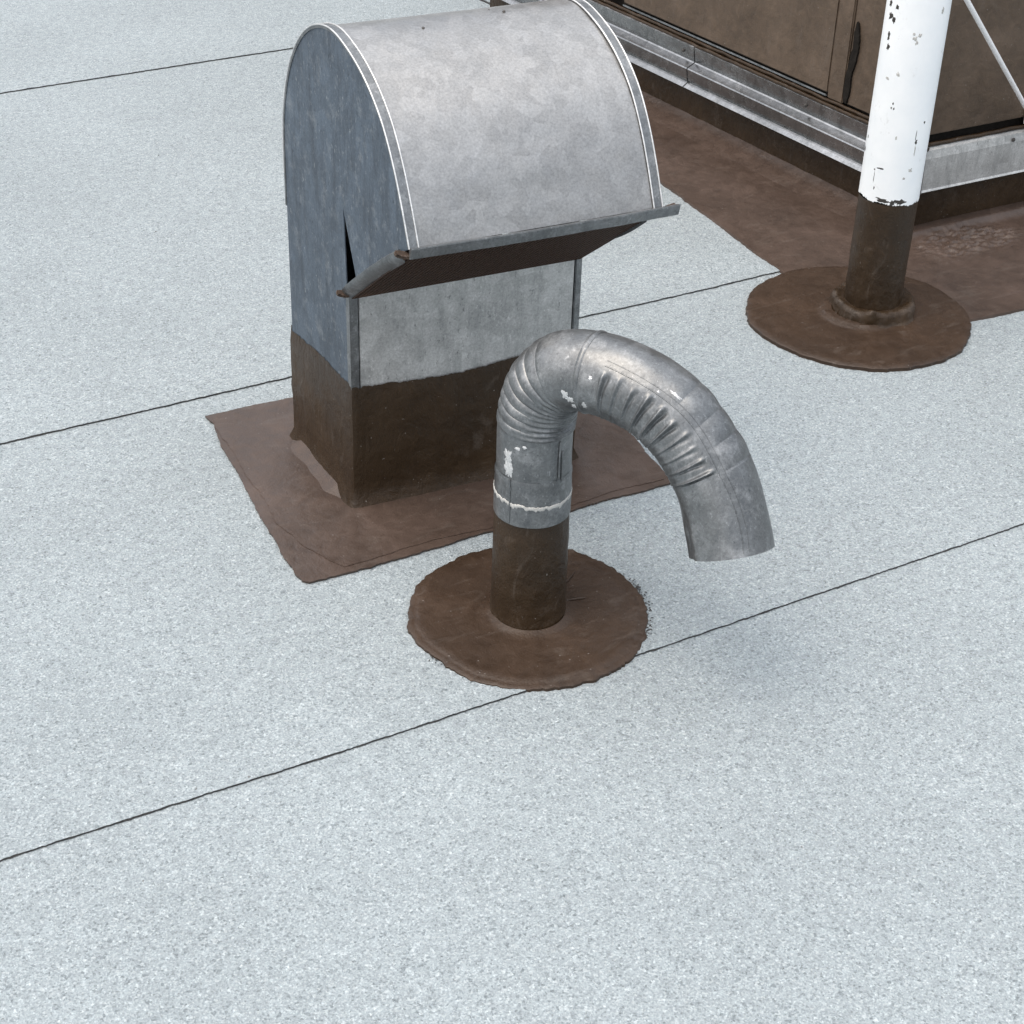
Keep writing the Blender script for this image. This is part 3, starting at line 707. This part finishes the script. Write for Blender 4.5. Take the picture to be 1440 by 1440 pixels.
for k, (a, z, ra, rz, dk) in enumerate(((2.965, .5804, .05, .004, 1), (-2.987, .5783, .05, .003, 1), (3.069, .5608, .07, .005, 1), (-3.054, .5561, .05, .004, 1), (3.11, .528, .04, .006, 1), (-3.126, .5095, .05, .004, 1),
        (-2.243, .5323, .05, .003, 0), (-2.107, .5387, .04, .0025, 0), (-2.18, .526, .03, .003, 0), (-2.30, .540, .03, .002, 0), (-2.957, .4585, .05, .002, 0), (-2.601, .4693, .04, .003, 0),
        (-2.617, .4186, .02, .002, 1), (-2.568, .4104, .02, .0018, 1), (-2.66, .4108, .02, .0015, 1), (2.6, .3195, .05, .005, 1), (2.75, .345, .03, .003, 1), (-1.664, .3532, .035, .004, 1), (-1.70, .366, .012, .010, 1), (-1.66, .338, .02, .008, 0),
        (-2.92, .297, .025, .0014, 1), (-2.90, .284, .012, .010, 1), (-2.84, .2642, .02, .003, 1), (-2.70, .3015, .12, .0014, 1), (-1.432, .5778, .04, .004, 0), (-1.705, .302, .06, .004, 0), (-1.9, .288, .05, .002, 0), (-1.435, .3867, .03, .002, 1), (-2.35, .36, .03, .003, 0), (-2.5, .245, .2, .004, 1), (-1.9, .2445, .22, .005, 1), (-2.15, .243, .1, .004, 1))):
    smear('paint_chip', a, z, ra*1.35, rz*1.3, .0527, CHIP if dk else GRIME, WP, 2.1+k*1.7, th=.0005, n=22)

# ------------------------------------------------------------------ white brace rod from the flue to the housing
BRC = empty('brace_rod', (2.548, 2.436, .20), 0)
tag(BRC, 'thin white slanting brace rod in front of the brown housing wall', 'rod')
q0 = Vector((2.034, 2.212, .643)); q1 = Vector((2.548, 2.432, .2000))
bo = Vector(BRC.location)
tube('rod', [q0-bo, q1-bo], .0046, ROD, BRC, 14)
box('clamp', (q0-bo).x-.014, (q0-bo).x+.010, (q0-bo).y-.010, (q0-bo).y+.010, (q0-bo).z-.016, (q0-bo).z+.016, ROD, BRC, .003)
box('foot_plate', (q1-bo).x-.016, (q1-bo).x+.016, -.008, .014, (q1-bo).z-.003, (q1-bo).z+.035, ROD, BRC, .002)

# ------------------------------------------------------------------ crumbs and twigs lying on the membrane
rnd = random.Random(11); v, f = [], []
for i in range(70):
    x, y = rnd.uniform(-.2, 3.0), rnd.uniform(.7, 4.2); s = rnd.uniform(.0004, .0010); a = rnd.uniform(0, 6.28); L = rnd.choice([1, 1, 1.5, 2, 4])
    if -.0 < x-1.9 and y > 2.0: continue
    d = Vector((math.cos(a), math.sin(a), 0)); e = Vector((-d.y, d.x, 0)); c = Vector((x, y, .0012)); k = len(v)
    if any(abs(y-q) < .17 for q in (1.53, 2.43, 3.99)): c.z = .005
    for sx, sy, sz in ((-1, -1, -.5), (1, -1, -.5), (1, 1, -.5), (-1, 1, -.5), (-.7, 0, 1), (.7, .2, 1)): v.append(c+d*sx*s*L+e*sy*s*.6+Vector((0, 0, sz*s)))
    f += [[k, k+1, k+5, k+4], [k+1, k+2, k+5], [k+2, k+3, k+4, k+5], [k+3, k, k+4]]
tag(obj('roof_grit', v, f, SCREW), 'scattered dark crumbs and twigs on the pale roof membrane', 'grit', kind='stuff')

# small pieces belong to the part they sit on
bpy.context.view_layer.update()
def first(root, start): return [c for c in root.children if c.name.split('.')[0] == start]
for root, start, target in ((WP, 'paint_chip', 'pipe_shell'), (PIPE, 'sealant_ring', 'collar'), (PIPE, 'sealant_smear', 'riser'), (PIPE, 'patch_fold', 'round_patch'), (PIPE, 'bitumen_crumbs', 'round_patch'),
                            (PIPE, 'scuff', 'elbow'), (VENT, 'rivet', 'hood_cover'), (HS, 'screw', 'flashing_strip'), (HS, 'tar_run', 'wall_panel')):
    tg = first(root, target)[0]
    for c in first(root, start): c.parent = tg
for bd in VENT.children:
    if bd.name.startswith('rim_bead'):
        bd.parent = first(VENT, 'rim_flange')[0 if bd.data.vertices[0].co.x < .18 else 1]
